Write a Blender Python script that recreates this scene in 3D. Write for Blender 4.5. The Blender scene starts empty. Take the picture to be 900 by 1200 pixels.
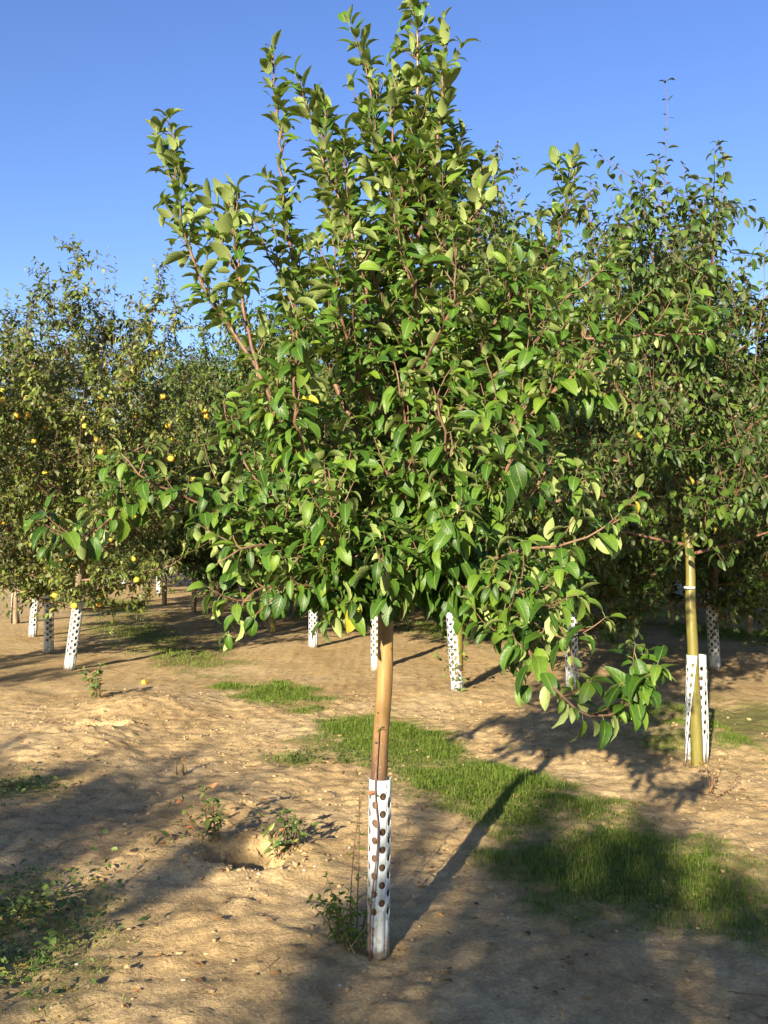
import bpy, bmesh, math, random
import numpy as np
from mathutils import Matrix, Vector

# ------------------------------------------------------------------ camera, sky, sun, exposure
scene = bpy.context.scene
CAM_H, F_PX, PITCH = 1.46, 1167.0, math.radians(1.5)
cam_d = bpy.data.cameras.new('camera'); cam_d.sensor_fit = 'VERTICAL'; cam_d.sensor_height = 36.0
cam_d.lens = 36.0 * F_PX / 1200.0; cam_d.clip_start = 0.05; cam_d.clip_end = 2000
cam = bpy.data.objects.new('camera', cam_d); scene.collection.objects.link(cam)
cam.location = (0, 0, CAM_H); cam.rotation_euler = (math.pi / 2 + PITCH, 0, 0)
scene.camera = cam

SUN_AZ, SUN_EL = math.radians(19.6), math.radians(17.5)      # light travels towards +Y, 19.6 deg to the right
LDIR = Vector((math.sin(SUN_AZ) * math.cos(SUN_EL), math.cos(SUN_AZ) * math.cos(SUN_EL), -math.sin(SUN_EL)))
world = bpy.data.worlds.new('World'); scene.world = world; world.use_nodes = True
wn, wl = world.node_tree.nodes, world.node_tree.links
wn.clear()
sky = wn.new('ShaderNodeTexSky'); sky.sky_type = 'NISHITA'; sky.sun_disc = False
sky.sun_elevation = SUN_EL; sky.sun_rotation = math.pi + SUN_AZ
sky.altitude = 200; sky.air_density = 1.0; sky.dust_density = 0.6; sky.ozone_density = 2.2
bg = wn.new('ShaderNodeBackground'); bg.inputs['Strength'].default_value = 0.076
wo = wn.new('ShaderNodeOutputWorld')
hs = wn.new('ShaderNodeHueSaturation'); hs.inputs['Saturation'].default_value = 1.2; hs.inputs['Hue'].default_value = 0.52
wl.new(sky.outputs[0], hs.inputs['Color']); wl.new(hs.outputs[0], bg.inputs['Color']); wl.new(bg.outputs[0], wo.inputs['Surface'])
sun_d = bpy.data.lights.new('sun', 'SUN'); sun_d.energy = 5.0; sun_d.angle = math.radians(0.53); sun_d.color = (1.0, 0.87, 0.67)
sun = bpy.data.objects.new('sun', sun_d); scene.collection.objects.link(sun)
sun.rotation_euler = LDIR.to_track_quat('-Z', 'Y').to_euler(); sun.location = (-6, -20, 12)
vs = scene.view_settings
vs.view_transform = 'Standard'; vs.look = 'None'; vs.exposure = 1.62; vs.gamma = 1.0; vs.use_curve_mapping = False
scene.cycles.max_bounces = 6; scene.cycles.transparent_max_bounces = 4
scene.cycles.diffuse_bounces = 3; scene.cycles.glossy_bounces = 2; scene.cycles.transmission_bounces = 3

# ------------------------------------------------------------------ helpers
COL = scene.collection
rs = np.random.RandomState
cp, sp = math.cos(PITCH), math.sin(PITCH)

def at(px, py, y):
    """world point seen at photo pixel (px, py) whose world y is y"""
    xc, yc = (px - 450) / F_PX, (600 - py) / F_PX
    dy, dz = cp - yc * sp, sp + yc * cp
    k = y / dy
    return np.array([xc * k, y, CAM_H + dz * k])

def gp(px, py):
    xc, yc = (px - 450) / F_PX, (600 - py) / F_PX
    dy, dz = cp - yc * sp, sp + yc * cp
    k = -CAM_H / dz
    return np.array([xc * k, dy * k])

def tag(o, label=None, cat=None, group=None, kind=None):
    if label: o['label'] = label
    if cat: o['category'] = cat
    if group: o['group'] = group
    if kind: o['kind'] = kind
    return o

def link(o, parent=None):
    COL.objects.link(o)
    if parent is not None: o.parent = parent
    return o

def empty(name, loc):
    o = bpy.data.objects.new(name, None); o.empty_display_size = 0.1; o.location = tuple(loc)
    return link(o)

class MB:
    """collects verts/faces; build() links them as one mesh object"""
    def __init__(s): s.v = []; s.f = []; s.n = 0
    def add(s, v, f):
        v = np.asarray(v, float)
        s.v.append(v); s.f += [tuple(i + s.n for i in q) for q in f]; s.n += len(v)
    def mesh(s, name, mat, smooth=True):
        me = bpy.data.meshes.new(name)
        v = np.concatenate(s.v) if s.v else np.zeros((0, 3))
        me.from_pydata(v.tolist(), [], s.f)
        if smooth: me.polygons.foreach_set('use_smooth', [True] * len(me.polygons))
        if mat: me.materials.append(mat)
        return me
    def build(s, name, mat, parent=None, off=(0, 0, 0), smooth=True):
        if s.v: s.v = [np.concatenate(s.v) - np.asarray(off)]
        return link(bpy.data.objects.new(name, s.mesh(name, mat, smooth)), parent)

def tube(mb, pts, rad, sides=6, cap=True, rng=None, rough=0.0):
    pts = np.asarray(pts, float); n = len(pts)
    rad = np.broadcast_to(np.asarray(rad, float), (n,))
    tan = np.gradient(pts, axis=0); tan /= np.linalg.norm(tan, axis=1)[:, None] + 1e-9
    ref = np.array([1.0, 0, 0]) if abs(tan[0][0]) < 0.8 else np.array([0, 1.0, 0])
    V = []
    for i in range(n):
        u = np.cross(tan[i], ref); u /= np.linalg.norm(u) + 1e-9; w = np.cross(tan[i], u); ref = -np.cross(tan[i], u) if False else ref
        a = np.arange(sides) * 2 * np.pi / sides
        r = rad[i] * (1 + (rng.uniform(-rough, rough, sides) if rng is not None else 0))
        V.append(pts[i] + (np.cos(a) * r)[:, None] * u + (np.sin(a) * r)[:, None] * w)
    Fc = []
    for i in range(n - 1):
        for j in range(sides):
            k = (j + 1) % sides
            Fc.append((i * sides + j, i * sides + k, (i + 1) * sides + k, (i + 1) * sides + j))
    if cap: Fc.append(tuple(range((n - 1) * sides, n * sides)))
    mb.add(np.concatenate(V), Fc)

def spline(P, step=0.04):
    P = np.asarray(P, float)
    Q = np.vstack([2 * P[0] - P[1], P, 2 * P[-1] - P[-2]]); out = []
    for i in range(1, len(Q) - 2):
        a, b, c, d = Q[i - 1], Q[i], Q[i + 1], Q[i + 2]
        m = max(2, int(np.linalg.norm(c - b) / step))
        for t in np.arange(m) / m:
            out.append(0.5 * (2 * b + (c - a) * t + (2 * a - 5 * b + 4 * c - d) * t * t + (-a + 3 * b - 3 * c + d) * t ** 3))
    out.append(P[-1]); return np.array(out)

def nrm(v): return v / (np.linalg.norm(v, axis=-1, keepdims=True) + 1e-9)

# 2-D value noise
_tab = rs(5).rand(256, 256)
def vnoise(x, y):
    xi, yi = np.floor(x).astype(int), np.floor(y).astype(int); fx, fy = x - xi, y - yi
    fx = fx * fx * (3 - 2 * fx); fy = fy * fy * (3 - 2 * fy)
    t = lambda a, b: _tab[a & 255, b & 255]
    return (t(xi, yi) * (1 - fx) + t(xi + 1, yi) * fx) * (1 - fy) + (t(xi, yi + 1) * (1 - fx) + t(xi + 1, yi + 1) * fx) * fy
def fbm(x, y, o=4, g=0.5):
    s, a, w = 0, 1.0, 0
    for i in range(o):
        s = s + a * vnoise(x * 2 ** i + 17.3 * i, y * 2 ** i - 9.1 * i); w += a; a *= g
    return s / w

# ------------------------------------------------------------------ materials
def mat(name):
    m = bpy.data.materials.new(name); m.use_nodes = True
    nt = m.node_tree; nt.nodes.clear()
    return m, nt.nodes, nt.links

def ramp(n, stops):
    r = n.new('ShaderNodeValToRGB'); e = r.color_ramp.elements
    while len(e) < len(stops): e.new(0.5)
    for i, (p, c) in enumerate(stops): e[i].position = p; e[i].color = (*c, 1)
    return r

def mix(n, l, f, a, b, blend='MIX'):
    m = n.new('ShaderNodeMix'); m.data_type = 'RGBA'; m.blend_type = blend
    for sock, val in ((m.inputs[0], f), (m.inputs[6], a), (m.inputs[7], b)):
        if hasattr(val, 'is_linked') or hasattr(val, 'links'): l.new(val, sock)
        elif isinstance(val, (int, float)): sock.default_value = val
        else: sock.default_value = (*val, 1)
    return m.outputs[2]

def leaf_material(name, stops, under, transl=0.15, rough=0.48, spec=0.32, veins=True):
    m, n, l = mat(name)
    at_ = n.new('ShaderNodeAttribute'); at_.attribute_name = 'tint'
    r = ramp(n, stops); l.new(at_.outputs['Fac'], r.inputs[0])
    col = r.outputs[0]
    bs = n.new('ShaderNodeBsdfPrincipled')
    if veins:
        uv = n.new('ShaderNodeUVMap'); sx = n.new('ShaderNodeSeparateXYZ'); l.new(uv.outputs[0], sx.inputs[0])
        sub = n.new('ShaderNodeMath'); sub.operation = 'SUBTRACT'; sub.inputs[1].default_value = 0.5; l.new(sx.outputs[0], sub.inputs[0])
        ab = n.new('ShaderNodeMath'); ab.operation = 'ABSOLUTE'; l.new(sub.outputs[0], ab.inputs[0])
        lt = n.new('ShaderNodeMath'); lt.operation = 'LESS_THAN'; lt.inputs[1].default_value = 0.035; l.new(ab.outputs[0], lt.inputs[0])
        # side veins: stripes slanted from the midrib
        ma = n.new('ShaderNodeMath'); ma.operation = 'MULTIPLY_ADD'; ma.inputs[1].default_value = -0.55
        l.new(ab.outputs[0], ma.inputs[0]); l.new(sx.outputs[1], ma.inputs[2])
        mu = n.new('ShaderNodeMath'); mu.operation = 'MULTIPLY'; mu.inputs[1].default_value = 44.0; l.new(ma.outputs[0], mu.inputs[0])
        si = n.new('ShaderNodeMath'); si.operation = 'SINE'; l.new(mu.outputs[0], si.inputs[0])
        bp = n.new('ShaderNodeBump'); bp.inputs['Strength'].default_value = 0.10; bp.inputs['Distance'].default_value = 0.002
        l.new(si.outputs[0], bp.inputs['Height']); l.new(bp.outputs[0], bs.inputs['Normal'])
        f2 = n.new('ShaderNodeMath'); f2.operation = 'MULTIPLY'; f2.inputs[1].default_value = 0.55; l.new(lt.outputs[0], f2.inputs[0])
        col = mix(n, l, f2.outputs[0], col, (0.20, 0.26, 0.07))
    geo = n.new('ShaderNodeNewGeometry')
    nz = n.new('ShaderNodeTexNoise'); nz.inputs['Scale'].default_value = 55; l.new(geo.outputs['Position'], nz.inputs['Vector'])
    dk = mix(n, l, nz.outputs['Fac'], (0.72, 0.72, 0.72), (1.25, 1.25, 1.25)); col = mix(n, l, 1.0, col, dk, 'MULTIPLY')
    sp_ = n.new('ShaderNodeTexNoise'); sp_.inputs['Scale'].default_value = 160; sp_.inputs['Detail'].default_value = 1; l.new(geo.outputs['Position'], sp_.inputs['Vector'])
    sr = ramp(n, [(0.70, (0, 0, 0)), (0.75, (.7, .7, .7))]); l.new(sp_.outputs['Fac'], sr.inputs[0])
    col = mix(n, l, geo.outputs['Backfacing'], col, under); col = mix(n, l, sr.outputs[0], col, (0.14, 0.085, 0.03))
    l.new(col, bs.inputs['Base Color']); bs.inputs['Roughness'].default_value = rough
    bs.inputs['Specular IOR Level'].default_value = spec
    tr = n.new('ShaderNodeBsdfTranslucent'); l.new(mix(n, l, 1.0, col, (1.5, 1.6, 0.5), 'MULTIPLY'), tr.inputs['Color'])
    ms = n.new('ShaderNodeMixShader'); ms.inputs[0].default_value = transl
    l.new(bs.outputs[0], ms.inputs[1]); l.new(tr.outputs[0], ms.inputs[2])
    o = n.new('ShaderNodeOutputMaterial'); l.new(ms.outputs[0], o.inputs[0])
    return m

def bark_material(name, base, dark, lent=(0.42, 0.36, 0.26), rough=0.38, low=None):
    m, n, l = mat(name)
    tc = n.new('ShaderNodeTexCoord')
    mp = n.new('ShaderNodeMapping'); mp.inputs['Scale'].default_value = (30, 30, 5); l.new(tc.outputs['Object'], mp.inputs[0])
    nz = n.new('ShaderNodeTexNoise'); nz.inputs['Scale'].default_value = 1.0; nz.inputs['Detail'].default_value = 5; l.new(mp.outputs[0], nz.inputs[0])
    r = ramp(n, [(0.35, dark), (0.62, base)]); l.new(nz.outputs['Fac'], r.inputs[0]); col = r.outputs[0]
    if low is not None:     # older bark low on the stem
        sx = n.new('ShaderNodeSeparateXYZ'); l.new(tc.outputs['Object'], sx.inputs[0])
        ad = n.new('ShaderNodeMath'); ad.operation = 'MULTIPLY_ADD'; ad.inputs[1].default_value = 0.25
        l.new(nz.outputs['Fac'], ad.inputs[0]); l.new(sx.outputs[2], ad.inputs[2])
        rr = ramp(n, [(0.80, (0, 0, 0)), (0.98, (1, 1, 1))]); l.new(ad.outputs[0], rr.inputs[0])
        col = mix(n, l, rr.outputs[0], low, col)
    vo = n.new('ShaderNodeTexVoronoi'); vo.inputs['Scale'].default_value = 1.0
    mp2 = n.new('ShaderNodeMapping'); mp2.inputs['Scale'].default_value = (60, 60, 110); l.new(tc.outputs['Object'], mp2.inputs[0]); l.new(mp2.outputs[0], vo.inputs['Vector'])
    r2 = ramp(n, [(0.10, (0.6, 0.6, 0.6)), (0.18, (0, 0, 0))]); l.new(vo.outputs['Distance'], r2.inputs[0])
    col = mix(n, l, r2.outputs[0], col, lent)
    bs = n.new('ShaderNodeBsdfPrincipled'); l.new(col, bs.inputs['Base Color']); bs.inputs['Roughness'].default_value = rough
    bp = n.new('ShaderNodeBump'); bp.inputs['Strength'].default_value = 0.6; bp.inputs['Distance'].default_value = 0.005
    hh = n.new('ShaderNodeMath'); hh.operation = 'MULTIPLY_ADD'; hh.inputs[1].default_value = .5; l.new(r2.outputs[0], hh.inputs[0]); l.new(nz.outputs['Fac'], hh.inputs[2]); l.new(hh.outputs[0], bp.inputs['Height']); l.new(bp.outputs[0], bs.inputs['Normal'])
    o = n.new('ShaderNodeOutputMaterial'); l.new(bs.outputs[0], o.inputs[0])
    return m

def plain_material(name, a, b, scale=20, rough=0.7, bump=0.0, spec=0.3):
    m, n, l = mat(name)
    tc = n.new('ShaderNodeTexCoord'); nz = n.new('ShaderNodeTexNoise'); nz.inputs['Scale'].default_value = scale; nz.inputs['Detail'].default_value = 4
    l.new(tc.outputs['Object'], nz.inputs['Vector'])
    r = ramp(n, [(0.35, a), (0.65, b)]); l.new(nz.outputs['Fac'], r.inputs[0])
    bs = n.new('ShaderNodeBsdfPrincipled'); l.new(r.outputs[0], bs.inputs['Base Color']); bs.inputs['Roughness'].default_value = rough
    bs.inputs['Specular IOR Level'].default_value = spec
    if bump:
        bp = n.new('ShaderNodeBump'); bp.inputs['Strength'].default_value = bump; bp.inputs['Distance'].default_value = 0.01
        l.new(nz.outputs['Fac'], bp.inputs['Height']); l.new(bp.outputs[0], bs.inputs['Normal'])
    o = n.new('ShaderNodeOutputMaterial'); l.new(bs.outputs[0], o.inputs[0])
    return m

def soil_material():
    m, n, l = mat('sandy_soil')
    tc = n.new('ShaderNodeTexCoord')
    def noise(s, d=5, r=0.55):
        z = n.new('ShaderNodeTexNoise'); z.inputs['Scale'].default_value = s; z.inputs['Detail'].default_value = d; z.inputs['Roughness'].default_value = r
        l.new(tc.outputs['Object'], z.inputs['Vector']); return z.outputs['Fac']
    n1, n2, n3 = noise(0.9, 6), noise(9, 8, 0.65), noise(70, 6, 0.7)
    r1 = ramp(n, [(0.3, (0.39, 0.275, 0.135)), (0.5, (0.49, 0.36, 0.185)), (0.72, (0.56, 0.43, 0.25))]); l.new(n1, r1.inputs[0])
    r2 = ramp(n, [(0.3, (0.62, 0.6, 0.58)), (0.7, (1.2, 1.18, 1.12))]); l.new(n2, r2.inputs[0])
    r3 = ramp(n, [(0.32, (0.7, 0.68, 0.66)), (0.68, (1.2, 1.2, 1.2))]); l.new(n3, r3.inputs[0])
    col = mix(n, l, 1.0, r1.outputs[0], r2.outputs[0], 'MULTIPLY'); col = mix(n, l, 1.0, col, r3.outputs[0], 'MULTIPLY')
    # moss and dead grass in the turf strips (vertex attribute: where grass grows)
    a = n.new('ShaderNodeAttribute'); a.attribute_name = 'turf'
    tr = ramp(n, [(0.3, (0.13, 0.125, 0.04)), (0.7, (0.075, 0.11, 0.022))]); l.new(n2, tr.inputs[0])
    col = mix(n, l, a.outputs['Fac'], col, tr.outputs[0])
    bs = n.new('ShaderNodeBsdfPrincipled'); l.new(col, bs.inputs['Base Color']); bs.inputs['Roughness'].default_value = 0.95
    bs.inputs['Specular IOR Level'].default_value = 0.1
    h = n.new('ShaderNodeMath'); h.operation = 'MULTIPLY_ADD'; h.inputs[1].default_value = 0.35; l.new(n3, h.inputs[0]); l.new(n2, h.inputs[2])
    bp = n.new('ShaderNodeBump'); bp.inputs['Strength'].default_value = 0.8; bp.inputs['Distance'].default_value = 0.025
    l.new(h.outputs[0], bp.inputs['Height']); l.new(bp.outputs[0], bs.inputs['Normal'])
    o = n.new('ShaderNodeOutputMaterial'); l.new(bs.outputs[0], o.inputs[0])
    return m

M_SOIL = soil_material()
M_LEAF = leaf_material('apple_leaf', [(0.0, (0.020, 0.056, 0.006)), (0.45, (0.045, 0.108, 0.010)), (0.93, (0.12, 0.195, 0.020)), (0.98, (0.36, 0.30, 0.03))], (0.235, 0.295, 0.095))
M_LEAF_B = leaf_material('orchard_leaf', [(0.0, (0.025, 0.056, 0.009)), (0.5, (0.052, 0.098, 0.013)), (0.95, (0.12, 0.168, 0.028)), (0.99, (0.34, 0.27, 0.04))], (0.10, 0.13, 0.055), veins=False, transl=0.18)
M_LEAF_C = leaf_material('olive_leaf', [(0.0, (0.05, 0.078, 0.013)), (0.5, (0.10, 0.14, 0.022)), (0.95, (0.21, 0.225, 0.05)), (0.99, (0.35, 0.26, 0.05))], (0.15, 0.17, 0.085), veins=False, transl=0.18)
M_GRASS = leaf_material('grass_blade', [(0.0, (0.06, 0.125, 0.012)), (0.6, (0.13, 0.215, 0.022)), (0.85, (0.20, 0.23, 0.05)), (1.0, (0.38, 0.30, 0.13))], (0.14, 0.20, 0.03), veins=False, transl=0.3, rough=0.55)
M_WEED = leaf_material('weed_leaf', [(0.0, (0.04, 0.08, 0.02)), (0.6, (0.09, 0.14, 0.03)), (0.85, (0.17, 0.2, 0.04)), (1.0, (0.28, 0.11, 0.05))], (0.12, 0.16, 0.06), veins=False)
M_BARK = bark_material('bronze_bark', (0.30, 0.185, 0.065), (0.17, 0.095, 0.035), low=(0.105, 0.058, 0.036), rough=0.36)
M_BARK_G = bark_material('olive_bark', (0.17, 0.145, 0.028), (0.11, 0.10, 0.022))
M_BARK_B = bark_material('grey_brown_bark', (0.22, 0.16, 0.09), (0.13, 0.09, 0.05), rough=0.6)
M_TWIG = plain_material('twig_bark', (0.10, 0.05, 0.035), (0.19, 0.11, 0.065), 30, 0.5)
M_GUARD = plain_material('white_plastic', (0.36, 0.41, 0.425), (0.50, 0.53, 0.53), 9, 0.42, spec=0.5)
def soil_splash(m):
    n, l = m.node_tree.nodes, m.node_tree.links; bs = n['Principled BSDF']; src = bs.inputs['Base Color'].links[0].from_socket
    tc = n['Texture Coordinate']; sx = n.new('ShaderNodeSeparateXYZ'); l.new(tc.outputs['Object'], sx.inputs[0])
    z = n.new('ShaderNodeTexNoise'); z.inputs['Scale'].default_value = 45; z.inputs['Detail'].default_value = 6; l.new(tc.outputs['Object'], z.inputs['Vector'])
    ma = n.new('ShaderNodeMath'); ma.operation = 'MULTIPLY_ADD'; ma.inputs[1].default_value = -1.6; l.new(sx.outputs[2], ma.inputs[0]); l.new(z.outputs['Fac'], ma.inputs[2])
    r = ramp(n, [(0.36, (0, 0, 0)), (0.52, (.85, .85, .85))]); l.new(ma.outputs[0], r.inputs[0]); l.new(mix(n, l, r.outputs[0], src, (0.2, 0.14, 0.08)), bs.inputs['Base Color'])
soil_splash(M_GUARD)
M_APPLE = plain_material('yellow_apple', (0.50, 0.30, 0.03), (0.62, 0.46, 0.05), 14, 0.35, spec=0.5)
M_SCAR = plain_material('dark_scar', (0.03, 0.02, 0.012), (0.07, 0.045, 0.03), 40, .8)
def apple_variety(m):
    n, l = m.node_tree.nodes, m.node_tree.links; bs = n['Principled BSDF']; src = bs.inputs['Base Color'].links[0].from_socket; oi = n.new('ShaderNodeObjectInfo')
    r = ramp(n, [(0, (.7, 1.15, 1)), (.5, (1, 1, 1)), (1, (1.0, .8, .8))]); l.new(oi.outputs['Random'], r.inputs[0]); l.new(mix(n, l, 1.0, src, r.outputs[0], 'MULTIPLY'), bs.inputs['Base Color'])
apple_variety(M_APPLE)
M_BAND = plain_material('white_tie', (0.7, 0.7, 0.68), (0.8, 0.8, 0.78), 10, 0.5)
M_STONE = plain_material('pale_pebble', (0.34, 0.28, 0.2), (0.55, 0.5, 0.42), 40, 0.85, 0.3)
M_CLOD = plain_material('soil_clod', (0.28, 0.195, 0.10), (0.38, 0.275, 0.145), 60, 0.95, 0.4, spec=0.1)
M_STRAW = plain_material('dry_straw', (0.12, 0.075, 0.04), (0.36, 0.27, 0.13), 6, .8)
M_DRY = leaf_material('dry_leaf', [(0.0, (0.13, 0.06, 0.025)), (0.6, (0.26, 0.14, 0.05)), (1.0, (0.42, 0.28, 0.10))], (0.24, 0.15, 0.07), veins=False, transl=0.1, rough=0.7)

# ------------------------------------------------------------------ ground
HOLE1, HOLE2 = gp(283, 1008), gp(107, 858)
ROW = np.array([-0.42, 0.907]); ROW /= np.linalg.norm(ROW); PER = np.array([ROW[1], -ROW[0]])

GRASS = [  # turf patches: centre pixel on the ground, half length along row, half width across, density
    (gp(560, 925), 1.15, 0.46, 1.25), (gp(720, 1015), 0.8, 0.52, 1.25), (gp(850, 1075), 0.42, 0.34, 0.8), (gp(455, 868), 1.0, 0.45, 1.2),
    (gp(325, 815), 0.9, 0.38, 1.3), (gp(340, 895), 0.22, 0.18, 0.6), (gp(215, 768), 1.6, 0.55, 0.8), (gp(160, 742), 2.6, 0.7, 0.8),
    (gp(885, 850), 1.3, 0.75, 1.3), (gp(560, 742), 2.0, 0.9, 0.9), (gp(640, 725), 2.5, 0.8, 0.8), (gp(880, 745), 2.5, 0.9, 0.9),
    (gp(780, 870), 0.5, 0.4, 0.6), (gp(120, 708), 4.0, 0.8, 0.7), (gp(20, 1100), 0.75, 0.30, 0.5), (gp(10, 925), 0.4, 0.4, 0.4)]

def turf(x, y):
    t = np.zeros_like(x)
    for c, a, b, d in GRASS:
        u = ((x - c[0]) * ROW[0] + (y - c[1]) * ROW[1]) / a; v = ((x - c[0]) * PER[0] + (y - c[1]) * PER[1]) / b
        t = np.maximum(t, d * np.clip(1.35 - np.sqrt(u * u + v * v) - 0.95 * (fbm(x * 3.1, y * 3.1, 5, .6) - 0.5) * 2, 0, 1))
    return np.clip(t, 0, 1)

def gh(x, y):
    x = np.asarray(x, float); y = np.asarray(y, float)
    near = np.exp(-np.clip(np.hypot(x, y) - 9, 0, None) / 10)
    z = 0.10 * (fbm(x * 0.55, y * 0.55, 3) - 0.5) * near
    u = x * ROW[0] + y * ROW[1]; v = x * PER[0] + y * PER[1]
    z = z + 0.055 * (fbm(u * 1.2 + 40, v * 2.6, 4) - 0.5) * near
    cl = fbm(x * 7 + 5, y * 7, 4, .6); z = z + 0.060 * np.abs(cl - 0.5) * near
    z = z + 0.022 * (fbm(x * 18, y * 18 + 9, 3, .65) - 0.5) * near
    for c, r, d, m in ((HOLE1, 0.125, 0.24, 0.022), (HOLE2, 0.15, 0.20, 0.03)):
        q = np.hypot((x - c[0]), (y - c[1]) * 1.05) + 0.20 * (fbm(x * 8, y * 8 + 3, 4, .65) - 0.5)
        z = z - d / (1 + np.exp((q - r) / 0.022)) + m * np.exp(-((q - r * 2.0) / (r * 0.8)) ** 2) * (0.5 + fbm(x * 4, y * 4))
    for px, py, r, h in ((165, 835, 0.45, 0.09), (60, 875, 0.5, 0.10), (250, 955, 0.25, 0.05), (150, 1000, 0.4, 0.04), (620, 850, .5, .03)):
        c = gp(px, py); z = z + h * np.exp(-((x - c[0]) ** 2 + (y - c[1]) ** 2) / r ** 2)
    z = z + 0.03 * np.clip(np.abs(v + 0) * 0, 0, 1)
    return z

def axis_coords(lo, hi, step, far, grow):
    a = list(np.arange(lo, hi + 1e-6, step)); s = step
    while a[-1] < far: s *= grow; a.append(a[-1] + s)
    s = step; b = [lo]
    while b[-1] > -far: s *= grow; b.append(b[-1] - s)
    return np.array(b[:0:-1] + a)
XS = axis_coords(-2.6, 2.6, 0.024, 700, 1.06); YS = axis_coords(2.6, 8.5, 0.024, 700, 1.06)
GX, GY = np.meshgrid(XS, YS); GZ = gh(GX, GY)
me = bpy.data.meshes.new('ground'); nv = GX.size; nx, ny = len(XS), len(YS)
me.vertices.add(nv); me.vertices.foreach_set('co', np.stack([GX.ravel(), GY.ravel(), GZ.ravel()], 1).ravel())
idx = np.arange(nv).reshape(ny, nx)
quad = np.stack([idx[:-1, :-1], idx[:-1, 1:], idx[1:, 1:], idx[1:, :-1]], -1).reshape(-1, 4)
me.loops.add(quad.size); me.loops.foreach_set('vertex_index', quad.ravel())
me.polygons.add(len(quad)); me.polygons.foreach_set('loop_start', np.arange(len(quad)) * 4); me.polygons.foreach_set('loop_total', np.full(len(quad), 4))
me.polygons.foreach_set('use_smooth', np.ones(len(quad), bool)); me.update(calc_edges=True)
a_ = me.attributes.new('turf', 'FLOAT', 'POINT'); a_.data.foreach_set('value', (turf(GX, GY) * 0.85).ravel())
me.materials.append(M_SOIL)
tag(link(bpy.data.objects.new('ground', me)), 'bare sandy orchard soil with low mounds and holes', kind='structure')

# ------------------------------------------------------------------ leaves
def leaf_shape(rng, stations, pet=0.26, width=0.60):
    """leaf along +Y, upper face +Z, blade length 1 after a petiole; returns verts, faces, uv"""
    V, U, Fc = [], [], []
    width *= rng.uniform(.78, 1.05); c = rng.uniform(0.2, 1.25); fold = rng.uniform(0.12, 0.65); tw = rng.uniform(-0.5, 0.5); side = rng.uniform(-0.18, 0.18); rip = rng.uniform(0, 0.05)
    y, z, ang = 0.0, 0.0, 0.15; pts = []
    ts = np.array(stations)
    if pet: # petiole: three-sided stalk
        a0 = 0.35; base = [(0, 0, 0), (0, pet * 0.55, pet * 0.12), (0, pet, pet * 0.10)]
        for p in base:
            for k in range(3):
                q = k * 2.094; V.append((p[0] + 0.014 * math.cos(q), p[1], p[2] + 0.014 * math.sin(q))); U.append((0.5, 0.0))
        for i in range(2):
            for k in range(3):
                k2 = (k + 1) % 3; Fc.append((i * 3 + k, i * 3 + k2, i * 3 + 3 + k2, i * 3 + 3 + k))
        y, z = pet, pet * 0.10
    b = len(V); last = ts[0]; x = 0
    for i, t in enumerate(ts):
        dt = t - last; last = t; ang_t = 0.12 - c * t
        y += dt * math.cos(ang_t); z += dt * math.sin(ang_t); x += dt * side * t * 2
        w = 0.5 * width * (math.sin(math.pi * min(1, t ** 0.72)) ** 0.8 if 0 < t < 1 else 0.02)
        tilt = tw * t; r1, r2 = rng.uniform(-rip, rip), rng.uniform(-rip, rip)
        ca, sa = math.cos(ang_t), math.sin(ang_t)
        for s_, r_ in ((-1, r1), (0, 0), (1, r2)):
            lx = s_ * w * math.cos(fold); lz = abs(s_) * w * math.sin(fold) + s_ * w * math.sin(tilt) + r_
            V.append((x + lx, y - sa * lz, z + ca * lz)); U.append((0.5 + 0.5 * s_, t))
    m = len(ts)
    for i in range(m - 1):
        for k in range(2):
            Fc.append((b + i * 3 + k, b + i * 3 + k + 1, b + i * 3 + 3 + k + 1, b + i * 3 + 3 + k))
    return np.array(V), Fc, np.array(U)

_r = rs(11)
SHAPES_HI = [leaf_shape(_r, [0, .08, .24, .45, .68, .87, 1.0]) for _ in range(12)]
SHAPES_LO = [leaf_shape(_r, [0, .30, .66, 1.0], pet=0, width=0.56) for _ in range(8)]
SHAPES_NARROW = [leaf_shape(_r, [0, .30, .66, 1.0], pet=0, width=0.30) for _ in range(6)]
TINTS = [0.08, 0.3, 0.5, 0.72, 0.9]

class Leaves:
    def __init__(s): s.P = []; s.A = []; s.N = []; s.S = []
    def add(s, P, A, N, S): s.P.append(P); s.A.append(A); s.N.append(N); s.S.append(S)
    def done(s, rng, nshapes):
        s.P = np.concatenate(s.P); s.A = nrm(np.concatenate(s.A)); N = np.concatenate(s.N); s.S = np.concatenate(s.S)
        s.X = nrm(np.cross(s.A, N)); s.N = np.cross(s.X, s.A); n = len(s.P)
        s.V = rng.randint(0, nshapes, n); s.T = rng.choice(len(TINTS), n, p=[.22, .26, .26, .18, .08]); return s
    def take(s, m):
        o = Leaves(); o.P, o.A, o.N, o.S, o.X, o.V, o.T = (q[m] for q in (s.P, s.A, s.N, s.S, s.X, s.V, s.T)); return o

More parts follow.
